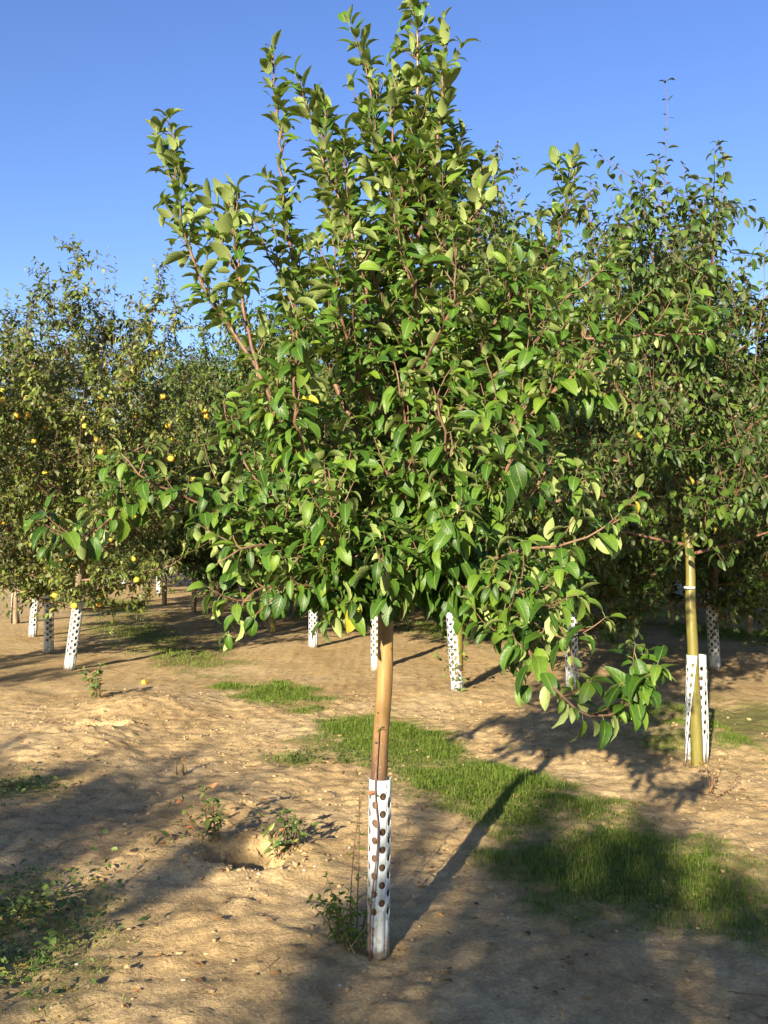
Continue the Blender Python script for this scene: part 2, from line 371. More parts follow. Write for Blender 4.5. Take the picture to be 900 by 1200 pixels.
def leaf_mesh(name, L, shapes, material, rng, off=(0, 0, 0), yellow=0.004):
    VV, TT, UU, LI, LS, LT = [], [], [], [], [], []; base = 0
    for k, (v, f, u) in enumerate(shapes):
        i = np.where(L.V == k)[0]
        if not len(i): continue
        n, m = len(i), len(v)
        co = L.P[i][:, None] - np.asarray(off) + L.S[i][:, None, None] * (v[None, :, 0:1] * L.X[i][:, None] + v[None, :, 1:2] * L.A[i][:, None] + v[None, :, 2:3] * L.N[i][:, None])
        VV.append(co.reshape(-1, 3))
        t = np.array(TINTS)[L.T[i]] + rng.uniform(-.08, .08, n); t = np.where(rng.rand(n) < yellow, 1.0, np.clip(t, 0, 0.93)); TT.append(np.repeat(t, m))
        fl = np.array([q for p in f for q in p]); ft = np.array([len(p) for p in f])
        li = (fl[None] + (np.arange(n) * m)[:, None] + base).ravel(); LI.append(li); LT.append(np.tile(ft, n)); UU.append(np.tile(u[fl], (n, 1)))
        base += n * m
    V = np.concatenate(VV); LI = np.concatenate(LI); LT = np.concatenate(LT)
    me = bpy.data.meshes.new(name); me.vertices.add(len(V)); me.vertices.foreach_set('co', V.ravel())
    me.loops.add(len(LI)); me.loops.foreach_set('vertex_index', LI)
    me.polygons.add(len(LT)); me.polygons.foreach_set('loop_start', np.concatenate([[0], np.cumsum(LT)[:-1]])); me.polygons.foreach_set('loop_total', LT)
    me.polygons.foreach_set('use_smooth', np.ones(len(LT), bool)); me.update(calc_edges=True)
    me.uv_layers.new(name='UVMap').data.foreach_set('uv', np.concatenate(UU).ravel())
    a = me.attributes.new('tint', 'FLOAT', 'POINT'); a.data.foreach_set('value', np.concatenate(TT))
    me.materials.append(material); return me

_variant = {}
def variant_mesh(k, t, shapes, key, material):
    if (key, k, t) not in _variant:
        v, f, u = shapes[k]; me = bpy.data.meshes.new('leaf'); me.from_pydata(v.tolist(), [], f)
        me.polygons.foreach_set('use_smooth', [True] * len(f))
        me.uv_layers.new(name='UVMap').data.foreach_set('uv', u[[q for p in f for q in p]].ravel())
        a = me.attributes.new('tint', 'FLOAT', 'POINT'); a.data.foreach_set('value', np.full(len(v), TINTS[t])); me.materials.append(material)
        _variant[(key, k, t)] = me
    return _variant[(key, k, t)]

def pick_largest(L, count):
    """the leaves that show largest in the photograph: a coarse depth buffer over all leaves of the tree"""
    n = len(L.P); u, w = np.meshgrid(np.linspace(0.1, 0.95, 9), np.linspace(-0.8, 0.8, 5)); u, w = u.ravel(), w.ravel()
    wid = 0.27 * np.sin(np.pi * u ** 0.72) ** .8 * w
    Q = L.P[:, None] + L.S[:, None, None] * ((u + .24)[None, :, None] * L.A[:, None] + wid[None, :, None] * L.X[:, None])
    d = Q[..., 1]; px = (450 + F_PX * Q[..., 0] / d); py = 630.6 - F_PX * (Q[..., 2] - CAM_H) / d
    cell = (np.floor(px / 3).astype(int) + 1000 * np.floor(py / 3).astype(int)).ravel(); dep = d.ravel()
    ids = np.repeat(np.arange(n), len(u)); inside = ((px > 0) & (px < 900) & (py > 0) & (py < 1200)).ravel()
    cell, dep, ids = cell[inside], dep[inside], ids[inside]
    o = np.lexsort((dep, cell)); c = cell[o]; first = np.r_[True, c[1:] != c[:-1]]
    vis = np.bincount(ids[o][first], minlength=n)
    return np.argsort(-vis)[:count]

UP = np.array([0, 0, 1.0]); SUNV = -np.array(LDIR)

def leaves_on(L, rng, pts, spacing, size, droop, start=0.0, face=0.15, end_tuft=3, erect=0.0):
    """leaves spiralling along a shoot"""
    seg = np.linalg.norm(np.diff(pts, axis=0), axis=1); cum = np.r_[0, np.cumsum(seg)]; tot = cum[-1]
    s = np.arange(start * tot, tot, spacing); s = np.clip(s + rng.uniform(-.9, .9, len(s)) * spacing, 0, tot)
    s = np.r_[s, np.full(end_tuft, tot)]
    if not len(s): return
    P = np.stack([np.interp(s, cum, pts[:, k]) for k in range(3)], 1)
    D = nrm(np.stack([np.interp(s + .01, np.r_[cum, tot + .05], np.r_[pts[:, k], pts[-1, k] + (pts[-1, k] - pts[-2, k]) / (seg[-1] + 1e-6) * .05]) for k in range(3)], 1) - P + 1e-6)
    n = len(s); phi = rng.rand() * 6.28 + np.arange(n) * 2.4 + rng.uniform(-.5, .5, n)
    u = nrm(np.cross(D, np.array([0.31, 0.9, 0.2]))); w = np.cross(D, u)
    R = np.cos(phi)[:, None] * u + np.sin(phi)[:, None] * w
    dr = droop + rng.uniform(-.35, .45, n)
    fwd = rng.uniform(.25, .8, n) + np.r_[np.zeros(n - end_tuft), np.full(end_tuft, .6)]
    fwd = fwd + erect * rng.uniform(.2, 1.3, n)
    A = nrm(R + fwd[:, None] * D - dr[:, None] * UP + rng.normal(0, .2, (n, 3)))
    N = UP * 0.75 + D * 0.35 + SUNV * face - R * (0.1 + erect * .6) + rng.normal(0, .38, (n, 3))
    N = N + (R * 0.8) * np.clip(dr, 0, 1.2)[:, None]
    fr = s / (tot + 1e-6); sz = size * rng.uniform(.45, 1.25, n) * np.where(fr > .9, .8, 1.0)
    L.add(P, A, N, sz)

def wander(rng, p, d, length, n, up=0.25, jit=0.12):
    pts = [np.array(p)]; d = nrm(np.array(d))
    for i in range(n):
        d = nrm(d + up * UP / n * 2 + rng.normal(0, jit, 3)); pts.append(pts[-1] + d * length / n)
    return np.array(pts)

def put_leaf_objects(L, pick, shapes, key, material, root, off):
    for i in pick:
        o = bpy.data.objects.new('leaf', variant_mesh(int(L.V[i]), int(L.T[i]), shapes, key, material))
        link(o, root); s = L.S[i]; X, A, N, P = L.X[i] * s, L.A[i] * s, L.N[i] * s, L.P[i] - off
        o.matrix_basis = Matrix(((X[0], A[0], N[0], P[0]), (X[1], A[1], N[1], P[1]), (X[2], A[2], N[2], P[2]), (0, 0, 0, 1)))

# ------------------------------------------------------------------ tree guards (perforated plastic sleeves)
def guard_mesh(name, height, radius, hole, cols=8, pitch=0.06, gap0=0.0, gap1=0.0, flare=0.0, solid=0.14, lip=0.02):
    """tube of cells, each cell a panel with a round hole; gap opens from gap0 (top) to gap1 (bottom) radians"""
    mb = MB(); K = 10
    def pos(a, z):           # a in 0..1 round the sleeve
        t = z / height; g = gap1 + (gap0 - gap1) * t
        ang = g / 2 + a * (2 * np.pi - g)
        r = radius * (1 + flare * (1 - t))
        return (r * math.sin(ang), -r * math.cos(ang), z)
    for c in range(cols):
        a0, a1 = c / cols, (c + 1) / cols; am = (a0 + a1) / 2
        z0 = solid + (pitch / 2 if c % 2 else 0); nrow = int((height - lip - z0) / pitch)
        def panel(za, zb):
            if zb - za < 1e-4: return
            m = max(1, int((zb - za) / 0.05)); v = []
            for i in range(m + 1):
                z = za + (zb - za) * i / m
                v += [pos(a0, z), pos(am, z), pos(a1, z)]
            mb.add(v, [(i * 3 + k, i * 3 + k + 1, i * 3 + 4 + k, i * 3 + 3 + k) for i in range(m) for k in range(2)])
        panel(0, z0); panel(z0 + nrow * pitch, height)
        for r in range(nrow):
            zb, zm = z0 + r * pitch, z0 + (r + .5) * pitch; v = []; wa = hole / (2 * np.pi * radius)
            for k in range(K):
                q = 2 * math.pi * k / K + math.pi / K; cx, cz = math.cos(q), math.sin(q)
                m = max(abs(cx), abs(cz))
                v.append(pos(am + (a1 - a0) / 2 * cx / m, zm + pitch / 2 * cz / m)); v.append(pos(am + wa * cx, zm + hole * cz))
            f = [(2 * k, 2 * ((k + 1) % K), 2 * ((k + 1) % K) + 1, 2 * k + 1) for k in range(K)]
            # square corners of the panel
            f2 = []
            for (cx, cz) in ((1, 1), (-1, 1), (-1, -1), (1, -1)):
                v.append(pos(am + (a1 - a0) / 2 * cx, zm + pitch / 2 * cz)); q = math.atan2(cz, cx) % (2 * math.pi)
                k = int((q - math.pi / K) / (2 * math.pi / K)) % K; f2.append((2 * k, len(v) - 1, 2 * ((k + 1) % K)))
            mb.add(v, f + f2)
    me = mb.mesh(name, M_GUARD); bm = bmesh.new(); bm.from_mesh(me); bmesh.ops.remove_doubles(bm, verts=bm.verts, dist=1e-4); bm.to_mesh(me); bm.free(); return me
G_FIT = guard_mesh('tree_guard', 0.63, 0.040, 0.0132, cols=8, pitch=0.062, gap0=.10, gap1=.22)
G_WIDE = guard_mesh('tree_guard', 0.76, 0.062, 0.018, cols=10, pitch=0.072)
G_OPEN = guard_mesh('tree_guard', 0.70, 0.062, 0.014, cols=8, pitch=0.062, gap0=0.7, gap1=3.3, flare=0.25)
def guard(me, loc, label, lean=(0, 0), rz=0.0):
    o = link(bpy.data.objects.new('tree_guard', me)); o.location = tuple(loc); o.rotation_mode = 'ZYX'; o.rotation_euler = (lean[0], lean[1], rz)
    md = o.modifiers.new('thickness', 'SOLIDIFY'); md.thickness = 0.0025
    tag(o, label, 'tree guard', 'perforated tree guards in the orchard'); return o

# ------------------------------------------------------------------ the main apple tree
rng = rs(21)
D0 = 3.57
base = np.array([*gp(443, 1113), 0.0]); base[2] = float(gh(base[0], base[1])) - 0.01
tree = empty('apple_tree', base)
tag(tree, 'large bright green young apple tree in the foreground with bronze trunk', 'tree', 'orchard trees')
TR = [(443, 1116, 0), (442, 1000, 0), (445, 890, 0), (451, 790, 0), (452, 700, 0), (456, 620, .02), (462, 520, .03), (466, 430, .03), (472, 330, .02), (482, 230, 0), (489, 120, 0), (489, 4, 0)]
tpts = spline([at(a, b, base[1] + d) for a, b, d in TR], 0.05); tz = tpts[:, 2]
trad = np.interp(tz, [0, 0.5, 0.95, 1.25, 1.6, 2.0, 2.5, 3.0, 3.4], [.034, .030, .0285, .028, .022, .0155, .0095, .006, .0028])
mb = MB(); tube(mb, tpts, trad, 14, rng=rng, rough=0.03); mb.build('trunk', M_BARK, tree, base)
LIMBS = [ # start pixel row on the trunk, then (px, py, depth offset)
    (600, [(420, 560, -.05), (370, 500, -.1), (310, 440, -.15), (262, 375, -.15), (232, 320, -.15), (212, 250, -.12), (203, 155, -.1)], 1.0),
    (560, [(415, 500, .1), (375, 400, .15), (340, 290, .12), (328, 180, .1), (320, 62, .1)], .55),
    (640, [(400, 600, -.25), (340, 520, -.35), (300, 420, -.4), (280, 320, -.35), (268, 236, -.3)], .9),
    (480, [(440, 400, -.1), (420, 300, -.15), (385, 200, -.15), (357, 116, -.15)], .9),
    (430, [(455, 340, .1), (450, 230, .12), (437, 130, .1), (427, 55, .1)], .75),
    (330, [(500, 250, -.05), (515, 150, -.05), (520, 50, -.05)], 1.0),
    (500, [(505, 420, .1), (540, 320, .15), (556, 250, .15), (564, 190, .1)], .9),
    (560, [(520, 500, -.1), (580, 440, -.2), (650, 404, -.3), (720, 396, -.35), (790, 392, -.38), (838, 388, -.4)], 1.0),
    (580, [(530, 530, .1), (600, 430, .15), (640, 320, .15), (663, 250, .1), (668, 192, .1)], .8),
    (600, [(520, 560, -.25), (600, 500, -.35), (660, 450, -.45), (710, 400, -.5), (735, 355, -.5)], .9),
    (660, [(400, 610, -.1), (320, 593, -.2), (230, 600, -.3), (160, 590, -.4), (110, 620, -.5), (58, 640, -.55)], 1.05),
    (655, [(390, 640, -.15), (300, 625, -.35), (220, 585, -.45), (165, 555, -.5), (142, 532, -.5)], .6),
    (700, [(400, 705, -.2), (355, 697, -.3), (310, 687, -.35), (285, 705, -.4), (268, 740, -.4)], 1.3),
    (690, [(510, 670, -.3), (570, 655, -.45), (630, 642, -.55), (690, 630, -.6), (732, 606, -.62)], .7),
    (680, [(540, 650, -.4), (590, 612, -.5), (625, 575, -.55), (648, 535, -.55)], .7),
    (690, [(500, 670, -.25), (560, 690, -.5), (610, 750, -.7), (645, 800, -.85), (690, 838, -.92), (735, 830, -.95), (768, 782, -.95)], 1.3),
    (620, [(470, 600, -.3), (484, 540, -.5), (470, 470, -.6), (462, 425, -.6)], .8),
    (640, [(500, 600, -.35), (524, 540, -.55), (512, 470, -.62), (500, 425, -.62)], .8),
    (660, [(530, 620, -.4), (580, 570, -.6), (610, 500, -.65)], 1.0),
    (700, [(470, 690, -.3), (500, 660, -.55), (530, 620, -.7), (545, 570, -.75)], 1.0),
    (700, [(430, 690, -.25), (405, 660, -.5), (390, 610, -.65), (385, 550, -.65)], 1.0),
    (705, [(460, 700, -.25), (455, 690, -.5), (450, 670, -.65), (440, 640, -.7)], 1.0),
    (700, [(520, 690, -.3), (590, 700, -.45), (640, 730, -.5), (675, 715, -.55)], 1.0),
    (705, [(520, 700, -.3), (570, 720, -.5), (600, 760, -.65), (612, 800, -.7)], 1.2), (700, [(510, 690, -.35), (560, 690, -.6), (620, 700, -.75), (665, 745, -.8), (672, 790, -.8)], 1.1),
    (690, [(500, 680, -.1), (570, 670, -.1), (640, 690, -.15), (670, 670, -.2)], 1.0), (700, [(420, 700, -.05), (350, 690, -.1), (300, 660, -.15), (260, 640, -.15)], 1.0), (705, [(410, 700, -.3), (370, 690, -.45), (330, 690, -.5), (300, 720, -.5)], 1.2), (705, [(440, 705, -.2), (420, 700, -.35), (400, 710, -.4), (385, 725, -.4)], 1.2),
    (640, [(530, 600, -.1), (600, 580, -.1), (650, 590, -.15), (690, 560, -.2)], 1.0), (600, [(540, 540, .2), (620, 480, .3), (690, 440, .3), (740, 420, .3)], 1.0),
    (660, [(390, 620, .1), (320, 580, .1), (280, 530, .1), (262, 470, .1)], 1.0), (530, [(540, 440, -.2), (590, 360, -.3), (610, 310, -.3)], 1.0),
    (690, [(400, 670, -.2), (350, 650, -.35), (300, 640, -.45), (255, 660, -.5)], .9),
    (560, [(480, 480, .4), (500, 380, .6), (520, 300, .6)], 1.0), (560, [(430, 480, .4), (390, 380, .6), (370, 290, .6)], 1.0),
    (620, [(400, 590, .3), (330, 550, .6), (300, 480, .7)], 1.0), (620, [(540, 600, .4), (620, 550, .6), (665, 480, .7)], 1.0),
    (520, [(420, 440, -.25), (395, 350, -.4), (390, 270, -.4)], 1.0), (500, [(500, 420, -.3), (530, 350, -.45), (535, 280, -.45)], 1.0),
    (640, [(380, 570, -.3), (345, 480, -.5), (350, 400, -.5), (335, 340, -.5)], 1.0), (450, [(490, 380, -.25), (470, 300, -.3), (455, 220, -.3)], 1.0),
    (400, [(440, 330, -.05), (410, 240, -.1), (400, 165, -.1)], 1.0), (380, [(500, 300, .1), (530, 230, .1), (540, 165, .1)], 1.0), (420, [(430, 350, .15), (395, 260, .2), (375, 185, .2)], 1.0),
    (300, [(470, 220, -.1), (458, 150, -.1), (464, 95, -.1)], 1.0), (350, [(520, 290, -.15), (560, 250, -.15), (578, 212, -.15)], 1.0), (500, [(380, 400, -.05), (330, 330, 0), (300, 265, 0)], 1.0),
    (540, [(570, 420, -.05), (600, 350, 0), (592, 285, 0)], 1.0), (340, [(490, 270, .15), (500, 200, .2), (508, 120, .2)], 1.0),
    (600, [(560, 520, -.2), (640, 470, -.2), (700, 470, -.3), (730, 440, -.3)], 0.9), (540, [(560, 450, .1), (620, 380, .1), (690, 330, 0), (720, 290, 0)], .8),
]
L = Leaves(); tw = MB(); tdep = lambda py: np.interp(py, [4, 330, 620, 1116], [0, .02, .02, 0])
tpy = np.array([t[1] for t in TR]); tpx = np.array([t[0] for t in TR]); o_ = np.argsort(tpy); tpy, tpx = tpy[o_], tpx[o_]
limb_pts = []
for py0, pl, dens in LIMBS:
    P = [at(np.interp(py0, tpy, tpx), py0, base[1] + tdep(py0))] + [at(a, b, base[1] + d) for a, b, d in pl]
    pts = spline(P, 0.04); pts[1:-1] += rng.normal(0, .004, (len(pts) - 2, 3)); n = len(pts); ln = 0.04 * n
    r0 = min(.013, .004 + .006 * ln); mb = MB(); tube(mb, pts, np.linspace(r0, .0022, n), 7); mb.build('branch', M_TWIG, tree, base)
    limb_pts.append(pts)
    q = np.linspace(0, 1, n); top = pts[-1, 2] > 2.4
    droop = lambda z: float(np.interp(z, [1.0, 1.6, 2.2, 2.8, 3.4], [.95, .8, .5, .05, -.1]))
    cut = int(n * .35); leaves_on(L, rng, pts[cut:], .030 if not top else .034, .078, droop(pts[-1, 2]), erect=float(np.interp(pts[-1, 2], [2.3, 2.9], [0, 1])))
    for i in range(int(n * .15), n - 2):
        for _ in range(rng.poisson(1.15 * dens * np.interp(pts[i, 2], [2.2, 2.9, 3.25], [1, .95, .5]))):
            t = q[i]; d = nrm(pts[min(i + 1, n - 1)] - pts[i]); rr = nrm(rng.normal(0, 1, 3)); rr[2] = abs(rr[2]) * .6
            ls = rng.uniform(.10, .30) * (1.0 if t < .6 else .58) * (1 if dens > .6 else .6)
            sh = wander(rng, pts[i], d * .5 + rr * .8 + UP * .25, ls, 5, .3)
            tube(tw, sh, np.linspace(.003, .0014, len(sh)), 4)
            leaves_on(L, rng, sh, .021, .073, droop(sh[-1, 2]) , .1, erect=float(np.interp(sh[-1, 2], [2.1, 2.8], [0, 1])))
# short spurs on the trunk inside the crown and on the leader
for i in range(len(tpts)):
    if tz[i] > 1.3:
        for _ in range(3 if tz[i] < 2.5 else 2):
            rr = nrm(rng.normal(0, 1, 3)); sh = wander(rng, tpts[i], rr + UP * .4, rng.uniform(.08, .25) * np.interp(tz[i], [1.3, 2.6, 3.0, 3.4], [1.2, .8, .4, .2]), 4)
            tube(tw, sh, np.linspace(.003, .0014, len(sh)), 4); leaves_on(L, rng, sh, .025, .074, float(np.interp(tz[i], [1.2, 2.2, 3.0], [.8, .4, .05])), .1)
leaves_on(L, rng, tpts[tz > 2.5], .024, .078, .0, erect=1.0)
L.done(rng, len(SHAPES_HI))
keep = L.P[:, 2] > 0.66; L = L.take(keep)
NLEAF_MAIN = len(L.P)
tag(tw.build('twigs', M_TWIG, tree, base), kind='stuff')
pick = pick_largest(L, 300); msk = np.ones(len(L.P), bool); msk[pick] = False
put_leaf_objects(L, pick, SHAPES_HI, 'main', M_LEAF, tree, base)
tag(link(bpy.data.objects.new('foliage', leaf_mesh('foliage', L.take(msk), SHAPES_HI, M_LEAF, rng, base)), tree), kind='stuff')
for kx, kz, kr in ((-.010, .735, .011), (.006, .79, .008), (-.014, .84, .006)):   # old pruning scars
    mb = MB(); q = np.interp(kz, tz, np.arange(len(tz))); c = tpts[int(q)]; a = np.linspace(0, 6.2832, 9)[:-1]
    ry = -math.sqrt(.0288 ** 2 - kx ** 2)
    ring = np.stack([c[0] + kx + kr * np.cos(a), np.full(8, c[1] + ry + .003), kz + kr * .5 * np.sin(a)], 1); inner = ring.copy(); inner = c * 0 + ring.mean(0) + (ring - ring.mean(0)) * .5 - (0, .006, 0)
    mb.add(np.concatenate([ring, inner]), [(i, (i + 1) % 8, 8 + (i + 1) % 8, 8 + i) for i in range(8)] + [tuple(range(8, 16))]); mb.build('pruning_scar', M_SCAR, tree, base)
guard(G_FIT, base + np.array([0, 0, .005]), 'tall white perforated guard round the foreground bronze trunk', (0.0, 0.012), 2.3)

# ------------------------------------------------------------------ orchard trees generated from a growth rule
def grow_tree(seed, H=4.5, hb=1.5, W=1.0, nl=14, leaf=.066, lean=(0, 0), tr=.04, spread=1.0, shoots=7, dens=1.0, droop=.5, shapes=SHAPES_LO, bare_shoot=.5):
    """returns trunk+limb MB, twig MB, Leaves, candidate fruit points (all relative to the tree's base)"""
    r = rs(seed); wood, twg, Lv, fruit = MB(), MB(), Leaves(), []
    n = 26; z = np.linspace(-.03, H * .93, n); b = r.normal(0, .02, (n, 2)).cumsum(0) * (z / H)[:, None] * .6
    tp = np.stack([lean[0] * z + b[:, 0], lean[1] * z + b[:, 1], z], 1)
    tube(wood, tp, np.interp(z / H, [0, .3, .45, .7, 1], [tr, tr * .86, tr * .62, tr * .3, .004]), 10)
    prof = lambda h: W * np.interp(h, [0, .12, .35, .6, .85, 1], [.7, .95, 1.0, .85, .5, .15])
    for k in range(nl):
        h = ((k + r.rand()) / nl) ** 1.15; z0 = hb + h * (H * .86 - hb); p0 = np.array([np.interp(z0, z, tp[:, 0]), np.interp(z0, z, tp[:, 1]), z0])
        az = k * 2.4 + r.uniform(-.4, .4); R = prof(h) * r.uniform(.75, 1.12); rise = R * np.interp(h, [0, .5, 1], [.35, .9, 1.6]) * r.uniform(.7, 1.3)
        o = np.array([math.cos(az), math.sin(az), 0])
        P = [p0, p0 + o * R * .4 + UP * rise * .22, p0 + o * R * .8 + UP * rise * .55, p0 + o * R + UP * rise]
        pts = spline(P, .06); m = len(pts); tube(twg, pts, np.linspace(max(.006, tr * .34 * (1 - h * .6)), .003, m), 5)
        leaves_on(Lv, r, pts[m // 3:], .045 / dens, leaf, droop, end_tuft=2)
        for i in range(2, m):
            for _ in range(r.poisson(2.0 * dens)):
                rr = nrm(r.normal(0, 1, 3)); sh = wander(r, pts[i], o * .3 + rr + UP * .2, r.uniform(.14, .42) * spread, 5, .2)
                tube(twg, sh, np.linspace(.003, .0015, len(sh)), 3, cap=False)
                leaves_on(Lv, r, sh, .024 / dens, leaf, droop, .1, end_tuft=2); fruit += [sh[5] + o * .015] if sh[5][2] < H * .78 else []
    for k in range(shoots):      # upright water shoots above the crown
        h = r.uniform(.45, .95); az = r.rand() * 6.28; R = prof(h) * r.uniform(.1, .8); z0 = hb + h * (H * .9 - hb)
        p0 = np.array([lean[0] * z0 + R * math.cos(az), lean[1] * z0 + R * math.sin(az), z0])
        sh = wander(r, p0, UP + r.normal(0, .12, 3), r.uniform(.5, 1.0) * bare_shoot + .2, 9, .2, .05)
        tube(twg, sh, np.linspace(.004, .0016, len(sh)), 3, cap=False); leaves_on(Lv, r, sh, .05, leaf * .85, .1, end_tuft=2)
    for i in range(n):
        if z[i] > hb + .2:
            for _ in range(4):
                rr = nrm(r.normal(0, 1, 3)); sh = wander(r, tp[i], rr + UP * .3, r.uniform(.12, .4), 4)
                tube(twg, sh, np.linspace(.003, .0015, len(sh)), 3, cap=False); leaves_on(Lv, r, sh, .035 / dens, leaf, droop * .8, .1)
    Lv.done(r, len(shapes)); Lv.shapes = shapes
    return wood, twg, Lv, fruit

def apple_mesh():
    mb = MB(); K, Mr = 10, 8; v, f = [], []
    for i in range(Mr + 1):
        t = math.pi * i / Mr; r = math.sin(t) ** .9 * .5 * (1 + .05 * math.cos(t)); zz = .46 * math.cos(t) - .13 * math.exp(-(r / .16) ** 2) * math.cos(t)
        v += [(r * math.cos(6.2832 * k / K), r * math.sin(6.2832 * k / K), zz) for k in range(K)]
    f = [(i * K + k, i * K + (k + 1) % K, (i + 1) * K + (k + 1) % K, (i + 1) * K + k) for i in range(Mr) for k in range(K)]
    f = [tuple(reversed(q)) for q in f]; mb.add(v, f); tube(mb, [(0, 0, .33), (.02, 0, .5), (.05, 0, .62)], .03, 4)
    return mb.mesh('apple', M_APPLE)
APPLE = apple_mesh()

PROTO = {}
def proto(key, bark, leafmat, fruit_n=0, **kw):
    wood, twg, Lv, fr = grow_tree(**kw)
    PROTO[key] = dict(trunk=wood.mesh('trunk', bark), twigs=twg.mesh('twigs', M_TWIG), crown=leaf_mesh('crown', Lv, Lv.shapes, leafmat, rs(kw['seed'] + 1)), L=Lv, fruit=fr, n=fruit_n, leafmat=leafmat)

def place_tree(key, x, y, label, rz=0.0, sc=1.0, name='orchard_tree', apples=None, leaf_parts=0, group='orchard trees', tilt=(0, 0)):
    p = PROTO[key]; loc = np.array([x, y, float(gh(x, y)) - .01]); root = empty(name, loc)
    root.rotation_mode = 'ZYX'; root.rotation_euler = (tilt[0], tilt[1], rz); root.scale = (sc, sc, sc); tag(root, label, 'tree', group)
    link(bpy.data.objects.new('trunk', p['trunk']), root)
    if leaf_parts:
        Lw = p['L']; pk = []
        W = Leaves(); W.__dict__.update(Lw.__dict__); W = W.take(np.ones(len(Lw.P), bool)); W.P = W.P * sc + loc; W.S = W.S * sc
        pk = pick_largest(W, leaf_parts); m = np.ones(len(Lw.P), bool); m[pk] = False
        put_leaf_objects(Lw, pk, Lw.shapes, key, p['leafmat'], root, np.zeros(3))
        c = link(bpy.data.objects.new('crown', leaf_mesh('crown', Lw.take(m), Lw.shapes, p['leafmat'], rs(3))), root)
    else: c = link(bpy.data.objects.new('crown', p['crown']), root)
    tag(c, kind='stuff')
    tag(link(bpy.data.objects.new('twigs', p['twigs']), root), kind='stuff')
    n = p['n'] if apples is None else apples
    r = rs(int(abs(x * 97 + y * 31)) % 9999); fr = p['fruit']
    for i in (r.choice(len(fr), min(n, len(fr)), replace=False) if n else []):
        a = link(bpy.data.objects.new('apple', APPLE), root); q = fr[i]; d = r.uniform(.06, .078)
        a.location = (q[0], q[1], q[2] - .05); a.scale = (d, d, d); a.rotation_euler = (r.uniform(-.4, .4), r.uniform(-.4, .4), r.rand() * 6)
    return root

proto('right', M_BARK_G, M_LEAF_B, seed=101, H=3.65, hb=1.35, W=1.2, nl=28, leaf=.074, tr=.038, shoots=8, dens=.9, droop=.7, shapes=SHAPES_HI, bare_shoot=1.1)
proto('behind', M_BARK_G, M_LEAF_B, seed=202, H=4.15, hb=1.1, W=1.3, nl=30, leaf=.075, tr=.05, shoots=14, dens=1.1, droop=.55, bare_shoot=1.1)
proto('fruit', M_BARK_B, M_LEAF_C, fruit_n=55, seed=303, H=4.25, hb=.62, W=1.5, nl=32, leaf=.072, tr=.05, shoots=18, dens=1.0, droop=.35, bare_shoot=1.0)
proto('fruit_b', M_BARK_B, M_LEAF_C, fruit_n=45, seed=404, H=4.2, hb=.68, W=1.45, nl=32, leaf=.072, tr=.045, shoots=18, dens=1.0, droop=.3, bare_shoot=1.0)
proto('far', M_BARK_B, M_LEAF_B, seed=505, H=4.3, hb=.55, W=1.6, nl=32, leaf=.085, tr=.045, shoots=7, dens=1.05, droop=.45)

def tree_at(key, px, py, label, glabel, gme=G_WIDE, lean=(0, 0), grz=None, **kw):
    x, y = gp(px, py); t = place_tree(key, x, y, label, **kw)
    if glabel: guard(gme, (x, y, float(gh(x, y))), glabel, lean, grz if grz is not None else px * .37)
    return t
right = tree_at('right', 817, 899, 'tall dark green fruit tree with yellow olive trunk at right edge', 'white guard split open into an inverted V on the right trunk', G_OPEN, grz=.15, leaf_parts=300, tilt=(0, -.035))
mb = MB(); a = np.linspace(0, 6.2832, 17)
for dz in (0,):
    ring = np.stack([.0355 * np.cos(a), .0355 * np.sin(a), np.zeros(17)], 1)
    v = np.concatenate([ring + (0, 0, -.006), ring + (0, 0, .006)]); mb.add(v, [(i, i + 1, 18 + i, 17 + i) for i in range(16)])
bo = mb.build('white_band', M_BAND); bx, by = gp(817, 899); bo.location = (bx - .035 * 1.13, by, float(gh(bx, by)) + 1.13)
bo.modifiers.new('thickness', 'SOLIDIFY').thickness = .003
tag(bo, 'thin white tie band round the yellow olive trunk at right', 'tie')
tree_at('behind', 536, 811, 'tree with yellow olive trunk just behind the foreground tree', 'white perforated guard overgrown with bindweed right of the foreground trunk', lean=(0, -.06), rz=2.0, sc=1.12)
tree_at('behind', 441, 786, 'tree hidden almost wholly behind the foreground trunk', 'white guard peeping out behind the left edge of the foreground trunk', G_WIDE, rz=.6, sc=.9)
tree_at('fruit_b', 367, 760, 'tree whose guarded trunk stands left of the foreground trunk', 'white perforated guard standing in sun left of the foreground trunk', rz=1.0, sc=.95, apples=8)
tree_at('far', 275, 724, 'tree half hidden behind the low left branch of the foreground tree', 'white guard glimpsed behind the hanging leaves at lower left', rz=4.0, sc=.95)
tree_at('far', 838, 784, 'tree standing in shade behind the yellow olive right trunk', 'shaded perforated guard right of the yellow olive trunk', lean=(0, -.05), rz=.3)
tree_at('far', 670, 806, 'shaded tree between the foreground tree and the right tree', 'shaded guard behind the hanging branch at lower right', rz=5.0, sc=1.0)
tree_at('fruit', 81, 786, 'nearest of the left apple trees laden with yellow apples', 'leaning perforated guard nearest the camera on the left', lean=(0, .13), rz=0.4, name='apple_tree', tilt=(0, .10))
tree_at('fruit_b', 57, 766, 'second apple tree of the left row with shaded stem', 'grey shaded guard second in the left row', rz=2.2, apples=35, name='apple_tree', sc=.95)
tree_at('fruit', 38, 747, 'third apple tree of the left row with bright guard', 'bright white guard third in the left row', lean=(0, .07), rz=3.3, name='apple_tree')
tree_at('fruit_b', 18, 731, 'farthest visible apple tree of the left row by the edge', 'split white guard at the far left edge', G_OPEN, rz=5.1, grz=.2, name='apple_tree')
tree_at('far', 145, 687, 'distant tree at the end of the sunny gap on the left', 'tiny white guard at the end of the sunny gap', rz=.9)
